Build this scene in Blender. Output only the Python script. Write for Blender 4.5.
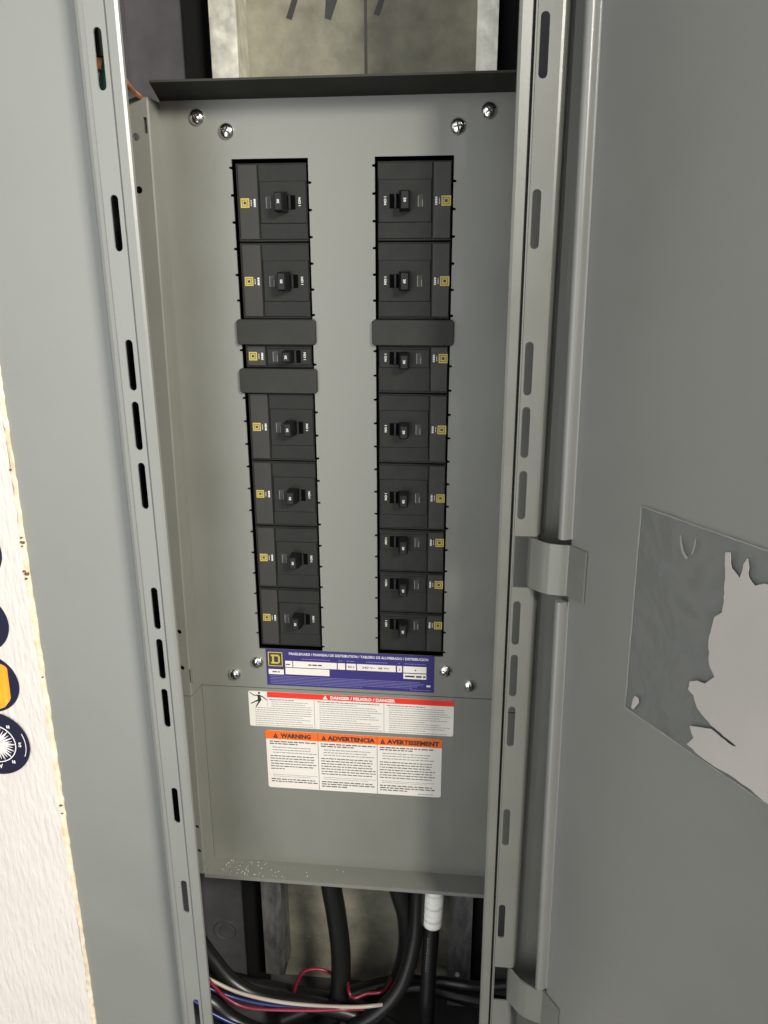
import bpy, bmesh, math, random
from mathutils import Vector, Matrix

for o in list(bpy.data.objects):
    bpy.data.objects.remove(o)
scene = bpy.context.scene
COL = scene.collection
S = 0.001                      # all dimensions below are millimetres
random.seed(7)

# ------------------------------------------------------------------ camera
CAM = (92.6508, -607.8275, 320.6297)
PITCH, YAW, ROLL, FPX = 0.3019, -0.1016, -0.0032, 769.05
cd = bpy.data.cameras.new('camera')
cd.sensor_fit = 'VERTICAL'
cd.sensor_height = 36.0
cd.sensor_width = 27.0
cd.lens = FPX / 1024 * 36.0
cd.clip_start = 0.01
cam = bpy.data.objects.new('camera', cd)
COL.objects.link(cam)
_f = Vector((math.sin(YAW) * math.cos(PITCH), math.cos(YAW) * math.cos(PITCH), -math.sin(PITCH)))
_r = Vector((math.cos(YAW), -math.sin(YAW), 0))
_u = _r.cross(_f)
_r2 = math.cos(ROLL) * _r + math.sin(ROLL) * _u
_u2 = -math.sin(ROLL) * _r + math.cos(ROLL) * _u
_m = Matrix((_r2, _u2, -_f)).transposed().to_4x4()
_m.translation = Vector(CAM) * S
cam.matrix_world = _m
scene.camera = cam

# ------------------------------------------------------------------ world and lights
w = bpy.data.worlds.new('room_light')
scene.world = w
w.use_nodes = True
bg = w.node_tree.nodes['Background']
bg.inputs['Color'].default_value = (0.96, 0.98, 1.0, 1)
bg.inputs['Strength'].default_value = 0.72


def area(name, loc, target, sx, sy, power, color):
    ld = bpy.data.lights.new(name, 'AREA')
    ld.shape = 'RECTANGLE'
    ld.size = sx * S
    ld.size_y = sy * S
    ld.energy = power
    ld.color = color
    o = bpy.data.objects.new(name, ld)
    COL.objects.link(o)
    o.location = Vector(loc) * S
    o.rotation_euler = (Vector(target) - Vector(loc)).to_track_quat('-Z', 'Y').to_euler()
    return o


area('window_daylight', (-600, -1680, -150), (-60, 0, -150), 950, 2300, 14, (0.97, 1.0, 0.98))
area('ceiling_light_fixture', (950, -1200, 950), (-60, 0, 100), 460, 300, 48, (1.0, 0.96, 0.87))

scene.view_settings.view_transform = 'Standard'
scene.view_settings.look = 'None'
scene.view_settings.gamma = 1.0
scene.view_settings.use_curve_mapping = False
scene.view_settings.exposure = 0.08

# ------------------------------------------------------------------ materials
MATS = {}


def mat(name, color, rough=0.5, metal=0.0, spec=0.5, noise=0.0, nscale=30.0, bump=0.0, bscale=200.0,
        rvar=0.0, color2=None, stretch=None, coat=0.0, detail=6.0):
    m = bpy.data.materials.new(name)
    m.use_nodes = True
    nt = m.node_tree
    b = nt.nodes['Principled BSDF']
    b.inputs['Base Color'].default_value = (*color, 1)
    b.inputs['Roughness'].default_value = rough
    b.inputs['Metallic'].default_value = metal
    b.inputs['Specular IOR Level'].default_value = spec
    b.inputs['Coat Weight'].default_value = coat
    tc = nt.nodes.new('ShaderNodeTexCoord')
    src = tc.outputs['Object']
    if stretch:
        mp = nt.nodes.new('ShaderNodeMapping')
        mp.inputs['Scale'].default_value = stretch
        nt.links.new(src, mp.inputs['Vector'])
        src = mp.outputs['Vector']
    if noise > 0 or color2:
        n = nt.nodes.new('ShaderNodeTexNoise')
        n.inputs['Scale'].default_value = nscale
        n.inputs['Detail'].default_value = detail
        n.inputs['Roughness'].default_value = 0.6
        nt.links.new(src, n.inputs['Vector'])
        cr = nt.nodes.new('ShaderNodeValToRGB')
        c2 = color2 if color2 else tuple(min(1, c * (1 + noise)) for c in color)
        c1 = color if color2 else tuple(c * (1 - noise) for c in color)
        cr.color_ramp.elements[0].position = 0.32
        cr.color_ramp.elements[1].position = 0.68
        cr.color_ramp.elements[0].color = (*c1, 1)
        cr.color_ramp.elements[1].color = (*c2, 1)
        nt.links.new(n.outputs['Fac'], cr.inputs['Fac'])
        nt.links.new(cr.outputs['Color'], b.inputs['Base Color'])
        if rvar > 0:
            mr = nt.nodes.new('ShaderNodeMapRange')
            mr.inputs['From Min'].default_value = 0.3
            mr.inputs['From Max'].default_value = 0.7
            mr.inputs['To Min'].default_value = rough - rvar
            mr.inputs['To Max'].default_value = rough + rvar
            nt.links.new(n.outputs['Fac'], mr.inputs['Value'])
            nt.links.new(mr.outputs['Result'], b.inputs['Roughness'])
    if bump > 0:
        n2 = nt.nodes.new('ShaderNodeTexNoise')
        n2.inputs['Scale'].default_value = bscale
        n2.inputs['Detail'].default_value = 4.0
        nt.links.new(src, n2.inputs['Vector'])
        bp = nt.nodes.new('ShaderNodeBump')
        bp.inputs['Strength'].default_value = bump
        bp.inputs['Distance'].default_value = 0.001
        nt.links.new(n2.outputs['Fac'], bp.inputs['Height'])
        nt.links.new(bp.outputs['Normal'], b.inputs['Normal'])
    MATS[name] = m
    return m


mat('grey_paint', (0.152, 0.153, 0.132), 0.36, spec=0.85, noise=0.05, nscale=14, bump=0.04, bscale=260, rvar=0.06)
mat('grey_paint_trim', (0.190, 0.193, 0.178), 0.38, spec=0.85, noise=0.04, nscale=9, bump=0.04, bscale=240, rvar=0.05)
mat('grey_paint_door', (0.195, 0.195, 0.178), 0.34, spec=0.85, noise=0.05, nscale=7, bump=0.05, bscale=90, rvar=0.05)
mat('lip_dark', (0.030, 0.030, 0.024), 0.6, spec=0.2, noise=0.15, nscale=30)
mat('breaker_black', (0.012, 0.012, 0.010), 0.45, spec=0.26, noise=0.35, nscale=60, bump=0.05, bscale=900, rvar=0.08)
mat('breaker_label', (0.022, 0.020, 0.016), 0.40, spec=0.38, noise=0.3, nscale=70, rvar=0.06)
mat('handle_black', (0.007, 0.007, 0.007), 0.42, spec=0.3, bump=0.05, bscale=900)
mat('shade_black', (0.008, 0.008, 0.008), 0.8, spec=0.1)
mat('void_black', (0.003, 0.003, 0.003), 0.9, spec=0.0)
mat('filler_grey', (0.030, 0.030, 0.027), 0.55, spec=0.18, noise=0.12, nscale=50, bump=0.05, bscale=800)
mat('badge_yellow', (0.42, 0.335, 0.065), 0.45, noise=0.15, nscale=200)
mat('print_white', (0.60, 0.60, 0.57), 0.6)
mat('print_grey', (0.14, 0.14, 0.13), 0.5)
mat('print_black', (0.018, 0.017, 0.016), 0.5)
mat('print_ink', (0.20, 0.19, 0.19), 0.6)
mat('print_ink_bold', (0.06, 0.055, 0.055), 0.6)
mat('label_blue', (0.028, 0.020, 0.140), 0.45, spec=0.3, noise=0.05, nscale=40)
mat('label_blue_print', (0.17, 0.16, 0.34), 0.5)
mat('label_paper', (0.66, 0.625, 0.57), 0.5, spec=0.3, noise=0.02, nscale=30)
mat('label_red', (0.66, 0.030, 0.016), 0.5, spec=0.3)
mat('label_orange', (0.72, 0.125, 0.012), 0.5, spec=0.3)
mat('chrome', (0.80, 0.78, 0.75), 0.16, metal=1.0, bump=0.12, bscale=700)
mat('recess_dark', (0.03, 0.028, 0.025), 0.4, metal=0.6)
mat('concrete_back', (0.130, 0.122, 0.092), 0.75, color2=(0.29, 0.275, 0.205), nscale=22, bump=0.9, bscale=120, detail=9)
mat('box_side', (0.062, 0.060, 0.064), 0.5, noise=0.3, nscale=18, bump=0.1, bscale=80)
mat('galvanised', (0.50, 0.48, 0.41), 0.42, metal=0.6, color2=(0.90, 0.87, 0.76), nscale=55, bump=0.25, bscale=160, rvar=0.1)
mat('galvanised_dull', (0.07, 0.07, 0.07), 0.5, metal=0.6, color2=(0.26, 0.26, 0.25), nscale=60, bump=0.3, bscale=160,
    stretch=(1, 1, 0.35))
mat('cable_black', (0.007, 0.007, 0.007), 0.36, spec=0.4, bump=0.1, bscale=120)
mat('tape_white', (0.84, 0.83, 0.76), 0.45, noise=0.03, nscale=60, bump=0.1, bscale=200)
mat('wire_white', (0.33, 0.29, 0.235), 0.4)
mat('wire_red', (0.17, 0.010, 0.025), 0.35)
mat('wire_blue', (0.010, 0.014, 0.085), 0.35)
mat('wire_green', (0.015, 0.10, 0.075), 0.3)
mat('copper', (0.72, 0.30, 0.16), 0.3, metal=0.9, noise=0.3, nscale=120)
mat('seam_brown', (0.075, 0.070, 0.055), 0.8)
mat('marker_black', (0.022, 0.021, 0.020), 0.5)
mat('wall_edge_tan', (0.62, 0.48, 0.28), 0.8, color2=(0.84, 0.78, 0.66), nscale=60, bump=0.6, bscale=150)
mat('wall_chip', (0.13, 0.06, 0.03), 0.8, noise=0.3, nscale=200)
mat('sticker_navy', (0.010, 0.010, 0.030), 0.5, spec=0.25)
mat('sticker_white', (0.80, 0.76, 0.74), 0.5)
mat('sticker_orange', (0.85, 0.27, 0.010), 0.5, color2=(0.95, 0.42, 0.02), nscale=60, stretch=(6, 1, 0.3))
mat('pale_patch', (0.40, 0.375, 0.345), 0.38, color2=(0.47, 0.44, 0.405), nscale=8, bump=0.05, bscale=30)
mat('film_edge', (0.27, 0.27, 0.255), 0.3)
mat('floor_grey', (0.05, 0.047, 0.045), 0.6, noise=0.1, nscale=3)
mat('scuff_beige', (0.33, 0.31, 0.24), 0.7)
mat('scuff', (0.60, 0.60, 0.56), 0.5)
mat('dust', (0.50, 0.50, 0.46), 0.8)


def wall_material():
    """White painted wall with a vertical brushed grain."""
    m = mat('wall_white', (0.62, 0.570, 0.535), 0.7, noise=0.03, nscale=20)
    nt = m.node_tree
    b = nt.nodes['Principled BSDF']
    tc = nt.nodes.new('ShaderNodeTexCoord')
    mp = nt.nodes.new('ShaderNodeMapping')
    mp.inputs['Scale'].default_value = (1.0, 1.0, 0.22)
    mp.inputs['Rotation'].default_value = (0, 0.12, 0)
    n = nt.nodes.new('ShaderNodeTexNoise')
    n.inputs['Scale'].default_value = 260
    n.inputs['Detail'].default_value = 3
    bp = nt.nodes.new('ShaderNodeBump')
    bp.inputs['Strength'].default_value = 0.8
    bp.inputs['Distance'].default_value = 0.002
    nt.links.new(tc.outputs['Object'], mp.inputs['Vector'])
    nt.links.new(mp.outputs['Vector'], n.inputs['Vector'])
    nt.links.new(n.outputs['Fac'], bp.inputs['Height'])
    nt.links.new(bp.outputs['Normal'], b.inputs['Normal'])


wall_material()


def film_material():
    m = bpy.data.materials.new('clear_film')
    m.use_nodes = True
    nt = m.node_tree
    out = nt.nodes['Material Output']
    b = nt.nodes['Principled BSDF']
    b.inputs['Base Color'].default_value = (0.18, 0.19, 0.185, 1)
    b.inputs['Roughness'].default_value = 0.09
    b.inputs['Specular IOR Level'].default_value = 0.6
    tr = nt.nodes.new('ShaderNodeBsdfTransparent')
    tr.inputs['Color'].default_value = (0.93, 0.94, 0.94, 1)
    mx = nt.nodes.new('ShaderNodeMixShader')
    mx.inputs['Fac'].default_value = 0.24
    tc = nt.nodes.new('ShaderNodeTexCoord')
    n = nt.nodes.new('ShaderNodeTexNoise')
    n.inputs['Scale'].default_value = 26
    n.inputs['Detail'].default_value = 2
    n.inputs['Distortion'].default_value = 0.8
    bp = nt.nodes.new('ShaderNodeBump')
    bp.inputs['Strength'].default_value = 0.9
    bp.inputs['Distance'].default_value = 0.006
    nt.links.new(tc.outputs['Object'], n.inputs['Vector'])
    nt.links.new(n.outputs['Fac'], bp.inputs['Height'])
    nt.links.new(bp.outputs['Normal'], b.inputs['Normal'])
    nt.links.new(tr.outputs[0], mx.inputs[1])
    nt.links.new(b.outputs[0], mx.inputs[2])
    nt.links.new(mx.outputs[0], out.inputs['Surface'])
    MATS['clear_film'] = m


film_material()


# ------------------------------------------------------------------ object helpers
def tag(o, label=None, cat=None, group=None, kind=None):
    if label: o['label'] = label
    if cat: o['category'] = cat
    if group: o['group'] = group
    if kind: o['kind'] = kind
    return o


def root(name, loc, label=None, cat=None, group=None, kind=None):
    o = bpy.data.objects.new(name, None)
    o.empty_display_size = 0.02
    COL.objects.link(o)
    o.location = Vector(loc) * S
    o['mm'] = list(map(float, loc))
    return tag(o, label, cat, group, kind)


def wpos(o):
    """World position (mm) of a not yet evaluated object chain."""
    p = Vector((0, 0, 0))
    while o is not None:
        p += Vector(o.location) / S
        o = o.parent
    return p


class MB:
    """Collects geometry in world millimetres; build() links ONE mesh object."""

    def __init__(self):
        self.v = []
        self.f = []
        self.smooth = []

    def add(self, vs, fs, smooth=False):
        k = len(self.v)
        self.v += [tuple(p) for p in vs]
        for f in fs:
            self.f.append(tuple(i + k for i in f))
            self.smooth.append(smooth)
        return self

    def box(self, x0, x1, y0, y1, z0, z1):
        vs = [(x0, y0, z0), (x1, y0, z0), (x1, y1, z0), (x0, y1, z0), (x0, y0, z1), (x1, y0, z1), (x1, y1, z1), (x0, y1, z1)]
        return self.add(vs, [(3, 2, 1, 0), (4, 5, 6, 7), (0, 1, 5, 4), (1, 2, 6, 5), (2, 3, 7, 6), (3, 0, 4, 7)])

    def bbox(self, x0, x1, y0, y1, z0, z1, b):
        """Box whose front (y0) edges are chamfered by b."""
        vs = [(x0, y1, z0), (x1, y1, z0), (x1, y1, z1), (x0, y1, z1),
              (x0, y0 + b, z0), (x1, y0 + b, z0), (x1, y0 + b, z1), (x0, y0 + b, z1),
              (x0 + b, y0, z0 + b), (x1 - b, y0, z0 + b), (x1 - b, y0, z1 - b), (x0 + b, y0, z1 - b)]
        fs = [(3, 2, 1, 0), (8, 9, 10, 11)]
        for i in range(4):
            j = (i + 1) % 4
            fs.append((i, j, 4 + j, 4 + i))
            fs.append((4 + i, 4 + j, 8 + j, 8 + i))
        return self.add(vs, fs)

    def quad(self, x0, x1, z0, z1, y):
        return self.add([(x0, y, z0), (x1, y, z0), (x1, y, z1), (x0, y, z1)], [(0, 1, 2, 3)])

    def poly(self, pts, y0, y1):
        """Polygon (x,z) counter-clockwise seen from the front (-y), extruded from y0 (front) to y1."""
        n = len(pts)
        vs = [(x, y0, z) for x, z in pts] + [(x, y1, z) for x, z in pts]
        fs = [tuple(range(n)), tuple(reversed(range(n, 2 * n)))]
        for i in range(n):
            j = (i + 1) % n
            fs.append((i, n + i, n + j, j))
        return self.add(vs, fs)

    def disc(self, cx, cz, r, y0, y1, n=40):
        return self.poly([(cx + r * math.cos(2 * math.pi * i / n), cz + r * math.sin(2 * math.pi * i / n)) for i in range(n)], y0, y1)

    def ring(self, cx, cz, r0, r1, y0, y1, a0=0.0, a1=2 * math.pi, n=40):
        for i in range(n):
            a = a0 + (a1 - a0) * i / n
            b = a0 + (a1 - a0) * (i + 1) / n
            self.poly([(cx + r0 * math.cos(a), cz + r0 * math.sin(a)), (cx + r1 * math.cos(a), cz + r1 * math.sin(a)),
                       (cx + r1 * math.cos(b), cz + r1 * math.sin(b)), (cx + r0 * math.cos(b), cz + r0 * math.sin(b))], y0, y1)
        return self

    def tube(self, pts, r, seg=14, sub=8, cap=True):
        P = catmull([Vector(p) for p in pts], sub)
        n = len(P)
        R = r if isinstance(r, (list, tuple)) else None
        up = Vector((0.13, 0.9, 0.31)).normalized()
        vs = []
        for i, p in enumerate(P):
            t = (P[min(i + 1, n - 1)] - P[max(i - 1, 0)]).normalized()
            a = (up - t * up.dot(t)).normalized()
            up = a
            b = t.cross(a)
            rr = r if R is None else R[0] + (R[1] - R[0]) * i / (n - 1)
            for k in range(seg):
                q = 2 * math.pi * k / seg
                vs.append(p + a * rr * math.cos(q) + b * rr * math.sin(q))
        fs = []
        for i in range(n - 1):
            for k in range(seg):
                k2 = (k + 1) % seg
                fs.append((i * seg + k, i * seg + k2, (i + 1) * seg + k2, (i + 1) * seg + k))
        self.add(vs, fs, True)
        if cap:
            k0 = len(self.v) - len(vs)
            self.f.append(tuple(k0 + k for k in reversed(range(seg))))
            self.smooth.append(False)
            self.f.append(tuple(k0 + (n - 1) * seg + k for k in range(seg)))
            self.smooth.append(False)
        return self

    def ribbon(self, plan, z0, z1, th, zsub=1, xf=None):
        """Sheet of thickness th whose plan (x,y) polyline is extruded from z0 to z1."""
        n = len(plan)
        off = []
        for i in range(n):
            a = Vector(plan[max(i - 1, 0)]).to_2d() if False else Vector((plan[max(i - 1, 0)][0], plan[max(i - 1, 0)][1]))
            c = Vector((plan[min(i + 1, n - 1)][0], plan[min(i + 1, n - 1)][1]))
            t = (c - a).normalized()
            off.append(Vector((-t.y, t.x)) * th)
        zs = [z0 + (z1 - z0) * k / zsub for k in range(zsub + 1)]
        vs = []
        for z in zs:
            for i in range(n):
                vs.append((plan[i][0], plan[i][1], z))
            for i in range(n):
                vs.append((plan[i][0] + off[i].x, plan[i][1] + off[i].y, z))
        if xf:
            vs = [xf(*p) for p in vs]
        fs = []
        m = 2 * n
        for k in range(zsub):
            A, B = k * m, (k + 1) * m
            for i in range(n - 1):
                fs.append((A + i, A + i + 1, B + i + 1, B + i))
                fs.append((A + n + i + 1, A + n + i, B + n + i, B + n + i + 1))
            fs.append((A, B, B + n, A + n))
            fs.append((A + n - 1, A + m - 1, B + m - 1, B + n - 1))
        T = zsub * m
        for i in range(n - 1):
            fs.append((i, n + i, n + i + 1, i + 1))
            fs.append((T + i, T + i + 1, T + n + i + 1, T + n + i))
        return self.add(vs, fs)

    def build(self, name, material, parent=None, origin=None, shade=None):
        if parent is not None:
            base = wpos(parent)
        else:
            base = Vector(origin) if origin is not None else Vector((0, 0, 0))
        me = bpy.data.meshes.new(name)
        org = base
        if parent is not None:
            # origin of a part at its own centre
            xs = [p[0] for p in self.v]; ys = [p[1] for p in self.v]; zs = [p[2] for p in self.v]
            org = Vector(((min(xs) + max(xs)) / 2, (min(ys) + max(ys)) / 2, (min(zs) + max(zs)) / 2))
        me.from_pydata([((p[0] - org.x) * S, (p[1] - org.y) * S, (p[2] - org.z) * S) for p in self.v], [], self.f)
        me.polygons.foreach_set('use_smooth', [s if shade is None else shade for s in self.smooth])
        me.materials.append(MATS[material])
        bm = bmesh.new()
        bm.from_mesh(me)
        bmesh.ops.recalc_face_normals(bm, faces=bm.faces)
        bm.to_mesh(me)
        bm.free()
        o = bpy.data.objects.new(name, me)
        COL.objects.link(o)
        if parent is not None:
            o.parent = parent
            o.location = (org - base) * S
        else:
            o.location = base * S
        return o


def catmull(P, sub):
    out = []
    n = len(P)
    for i in range(n - 1):
        p0, p1, p2, p3 = P[max(i - 1, 0)], P[i], P[i + 1], P[min(i + 2, n - 1)]
        for k in range(sub):
            t = k / sub
            out.append(0.5 * ((2 * p1) + (p2 - p0) * t + (2 * p0 - 5 * p1 + 4 * p2 - p3) * t * t + (3 * p1 - p0 - 3 * p2 + p3) * t ** 3))
    out.append(P[-1])
    return out


def curve_mesh(outlines, depth):
    """Filled 2-D outlines (holes inside) of thickness depth -> list of verts (x, y, z) with y the thickness, and faces."""
    cu = bpy.data.curves.new('outline', 'CURVE')
    cu.dimensions = '2D'
    cu.fill_mode = 'BOTH'
    cu.extrude = depth / 2
    for pts in outlines:
        sp = cu.splines.new('POLY')
        sp.points.add(len(pts) - 1)
        for q, (x, z) in zip(sp.points, pts):
            q.co = (x, z, 0, 1)
        sp.use_cyclic_u = True
    ob = bpy.data.objects.new('outline', cu)
    me = bpy.data.meshes.new_from_object(ob)
    vs = [(v.co.x, -v.co.z, v.co.y) for v in me.vertices]
    fs = [tuple(p.vertices) for p in me.polygons]
    bpy.data.objects.remove(ob)
    bpy.data.curves.remove(cu)
    bpy.data.meshes.remove(me)
    return vs, fs


def plate(outlines, y0, y1, xf=None):
    vs, fs = curve_mesh(outlines, abs(y1 - y0))
    ym = (y0 + y1) / 2
    vs = [(x, y + ym, z) for x, y, z in vs]
    if xf:
        vs = [xf(*p) for p in vs]
    return MB().add(vs, fs)


def text_mb(s, x, z, y, width=None, height=None, bold=0.0, rot=0.0, align='C'):
    """Flat lettering lying on the plane y, facing -y; scaled to width and/or cap height in mm."""
    cu = bpy.data.curves.new('lettering', 'FONT')
    cu.body = s
    cu.size = 1.0
    cu.offset = bold
    cu.resolution_u = 2
    ob = bpy.data.objects.new('lettering', cu)
    me = bpy.data.meshes.new_from_object(ob)
    V = [(v.co.x, v.co.y) for v in me.vertices]
    F = [tuple(p.vertices) for p in me.polygons]
    bpy.data.objects.remove(ob)
    bpy.data.curves.remove(cu)
    bpy.data.meshes.remove(me)
    x0, x1 = min(p[0] for p in V), max(p[0] for p in V)
    y0, y1 = min(p[1] for p in V), max(p[1] for p in V)
    sx = sy = None
    if width: sx = width / (x1 - x0)
    if height: sy = height / (y1 - y0)
    if sx is None: sx = sy
    if sy is None: sy = sx
    ax = {'C': (x0 + x1) / 2, 'L': x0, 'R': x1}[align]
    ay = (y0 + y1) / 2
    c, sn = math.cos(rot), math.sin(rot)
    out = []
    for px, py in V:
        a, b = (px - ax) * sx, (py - ay) * sy
        out.append((x + a * c - b * sn, y, z + a * sn + b * c))
    return MB().add(out, F)


def greek(mb, x0, x1, z, h, y, rng, last=1.0):
    """A line of print too small to read: word-sized dashes."""
    x = x0
    end = x0 + (x1 - x0) * last
    while x < end - h:
        l = min(rng.uniform(1.6, 5.2) * h, end - x)
        mb.quad(x, x + l, z - h / 2, z + h / 2, y)
        x += l + 0.75 * h


def stadium(cx, cz, wd, ln, n=6):
    r = wd / 2
    h = ln / 2 - r
    pts = []
    for i in range(n + 1):
        a = math.pi * i / n
        pts.append((cx + r * math.cos(a), cz + h + r * math.sin(a)))
    for i in range(n + 1):
        a = math.pi + math.pi * i / n
        pts.append((cx + r * math.cos(a), cz - h + r * math.sin(a)))
    return pts


def circle(cx, cz, r, n=16):
    return [(cx + r * math.cos(2 * math.pi * i / n), cz + r * math.sin(2 * math.pi * i / n)) for i in range(n)]


def rect(x0, x1, z0, z1):
    return [(x0, z0), (x1, z0), (x1, z1), (x0, z1)]


def rrect(x0, x1, z0, z1, r, n=4):
    pts = []
    for cx, cz, a0 in ((x1 - r, z0 + r, -90), (x1 - r, z1 - r, 0), (x0 + r, z1 - r, 90), (x0 + r, z0 + r, 180)):
        for i in range(n + 1):
            a = math.radians(a0 + 90 * i / n)
            pts.append((cx + r * math.cos(a), cz + r * math.sin(a)))
    return pts


# ================================================================== THE SETTING
YW = -77.0     # wall skin
# --- left wall: base slab, brushed white skin with a ragged edge, tan filler along the edge
wl = root('wall_left', (-900, YW, -1250), 'white brushed wall beside the grey panel trim', None, None, 'structure')
MB().box(-1800, -244, -74.8, 40, -1250, 1400).build('wall_base', 'wall_white', wl)
rng = random.Random(3)


def edge_x(z):
    return -241.0 - 1.9 * (247 - z) / 617.0


zs = [-1250 + 0.0]
z = -700.0
while z < 700:
    zs.append(z)
    z += 5.0
zs.append(1400)
edge = [(edge_x(max(-700, min(700, q))) - 3.0 + rng.uniform(-0.6, 0.6), q) for q in zs]
pts = [(-1800, -1250)] + edge + [(-1800, 1400)]
plate([pts], YW, -74.9).build('wall_skin', 'wall_white', wl)
# tan filler bead: lumpy strip
vs, fs = [], []
for i, q in enumerate(zs):
    zc = max(-700, min(700, q))
    wd = 2.6 + 1.3 * math.sin(zc * 0.021 + 1) * math.sin(zc * 0.0057) + rng.uniform(-.7, .7)
    xo = edge_x(zc) + rng.uniform(-0.5, 0.5)
    vs += [(xo, -75.05, q), (xo - 0.5, -76.6, q), (xo - wd * 0.5, -77.6 - rng.uniform(0, .3), q), (xo - wd - 1.0, -77.15, q), (xo - wd - 1.2, -75.2, q)]
for i in range(len(zs) - 1):
    for k in range(4):
        a = i * 5 + k
        fs.append((a, a + 1, a + 6, a + 5))
MB().add(vs, fs).build('edge_filler', 'wall_edge_tan', wl)
for zc, dx, r in ((126, -1.6, 1.0), (122, -1.0, 1.5), (119, -2.0, 0.9), (96, -1.4, 1.8), (98, -3.2, 1.0), (92, -2.4, 1.1), (5, -1.0, 0.7), (-120, -2, 1.2),
                  (-128, -1.6, 0.9), (180, -2.2, 0.8)):
    pp = [(edge_x(zc) + dx + r * rng.uniform(.6, 1.3) * math.cos(a) * 1.3, zc + r * rng.uniform(.5, 1.1) * math.sin(a)) for a in [i * math.pi / 4 for i in range(8)]]
    MB().poly(pp, -78.25, -77.0).build('chip', 'wall_chip', wl)

wr = root('wall_right', (900, YW, -1250), 'white wall behind the open panel door', None, None, 'structure')
MB().box(330, 2200, -74.8, 40, -1250, 1400).build('wall_base', 'wall_white', wr)
wt = root('wall_above', (0, YW, 960), 'white wall above the panel', None, None, 'structure')
MB().box(-244, 330, -74.8, 40, 960, 1400).build('wall_base', 'wall_white', wt)
wb = root('wall_below', (0, YW, -1250), 'white wall below the panel', None, None, 'structure')
MB().box(-244, 330, -74.8, 40, -1250, -500).build('wall_base', 'wall_white', wb)
fl = MB().box(-5000, 5000, -6000, -74.8, -1270, -1250).build('floor', 'floor_grey', None, (0, -1000, -1270))
tag(fl, 'grey floor in front of the panel', None, None, 'structure')

# ================================================================== ENCLOSURE BOX
BX, BY0, BY1, BZ0, BZ1 = 186, -72, 92, -482, 900
box = root('enclosure_box', (0, BY1, BZ0), 'recessed grey metal enclosure box holding the breaker panel', 'enclosure')
MB().box(-BX, BX, BY1, BY1 + 2, BZ0, BZ1).build('back_panel', 'concrete_back', box)
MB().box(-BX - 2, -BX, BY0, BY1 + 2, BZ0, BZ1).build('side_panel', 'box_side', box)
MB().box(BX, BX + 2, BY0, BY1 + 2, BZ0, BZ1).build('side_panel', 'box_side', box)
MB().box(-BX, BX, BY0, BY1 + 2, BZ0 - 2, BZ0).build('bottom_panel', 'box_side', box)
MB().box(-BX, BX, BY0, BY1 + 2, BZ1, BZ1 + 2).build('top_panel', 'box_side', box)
# black marker strokes, a dark vertical seam and knockouts on the back panel
for pl in ([(-56.8, 517.0), (-52.3, 515.4), (-38, 552), (-42.5, 552)],
           [(-25.2, 516.0), (-20.5, 514.4), (-6.5, 548), (-22.5, 545)],
           [(14.4, 517.6), (18.6, 516.0), (32, 550), (27.5, 550)]):
    MB().poly(pl, 91.6, 92).build('marker_stroke', 'marker_black', box)
MB().box(6.6, 9.0, 91.5, 92, 440, 900).build('seam_line', 'seam_brown', box)
for x0, x1 in ((-BX, -136), (136, BX)):
    MB().box(x0, x1, 80, 82, BZ0, BZ1).build('gutter_shield', 'box_side', box)
k = MB()
k.ring(-164, -410, 12.4, 14.2, 78.8, 80, n=28)
k.disc(-163, -411, 8.5, 79.2, 80, n=24)
k.build('knockout', 'box_side', box)
sr = random.Random(8)
for k in range(9):
    x, z = -60 + sr.gauss(0, 10), -428 + sr.gauss(0, 5)
    MB().poly([(x + sr.uniform(1, 4) * math.cos(a), z + sr.uniform(.4, 1.6) * math.sin(a)) for a in [i * math.pi / 3 for i in range(6)]], 91.8, 92).build('scuff_mark', 'scuff_beige', box)


def strut(x0, x1, z0, z1, m, label):
    r = root('strut_channel', ((x0 + x1) / 2, 92, z0), label, 'strut', 'strut channels on the back of the box')
    MB().box(x0, x1, 60, 62, z0, z1).build('web', m, r)
    MB().box(x0, x0 + 2, 62, 92, z0, z1).build('flange', m, r)
    MB().box(x1 - 2, x1, 62, 92, z0, z1).build('flange', m, r)
    s_ = -1 if x0 < 0 else 1
    xe = x0 if x0 < 0 else x1
    MB().box(min(xe, xe + s_ * 26), max(xe, xe + s_ * 26), 76, 78, min(z0, 250) if z0 > 0 else -481, z1).build('shade_strip', 'shade_black', r)  # added black strip, stands in for the shadow beside the strut
    return r


strut(-111, -89.5, 250, 900, 'galvanised', 'bright galvanised strut above the breaker cover on the left')
strut(96.4, 112.4, 250, 900, 'galvanised', 'galvanised strut above the breaker cover on the right')
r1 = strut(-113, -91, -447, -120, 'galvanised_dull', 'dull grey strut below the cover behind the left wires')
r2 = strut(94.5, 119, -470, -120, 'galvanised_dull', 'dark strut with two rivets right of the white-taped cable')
for rz in (-423.8, -442.5):
    MB().disc(104.7, rz, 2.6, 58.6, 60, n=14).build('rivet', 'scuff', r2)

# ================================================================== PANEL INTERIOR (dark bus chassis behind the breakers)
pi = root('panel_interior', (0, 60, -20), 'black bus chassis behind the circuit breakers', 'chassis')
MB().box(-100, 100, 34, 58, -16, 416).build('bus_base', 'void_black', pi)
MB().box(-100, -86, 4, 34, -16, 416).build('side_barrier', 'void_black', pi)
MB().box(86, 100, 4, 34, -16, 416).build('side_barrier', 'void_black', pi)
MB().box(-21, 21, 4, 34, -16, 416).build('center_barrier', 'void_black', pi)
MB().box(-86, 86, 4, 34, -16, -4).build('end_barrier', 'void_black', pi)
MB().box(-86, 86, 4, 34, 404, 416).build('end_barrier', 'void_black', pi)

# ================================================================== DEAD FRONT COVERS
POLE = 19.05
H = 21 * POLE
XI, XO = 24.689, 82.3585
SEAM = -40.5


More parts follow.
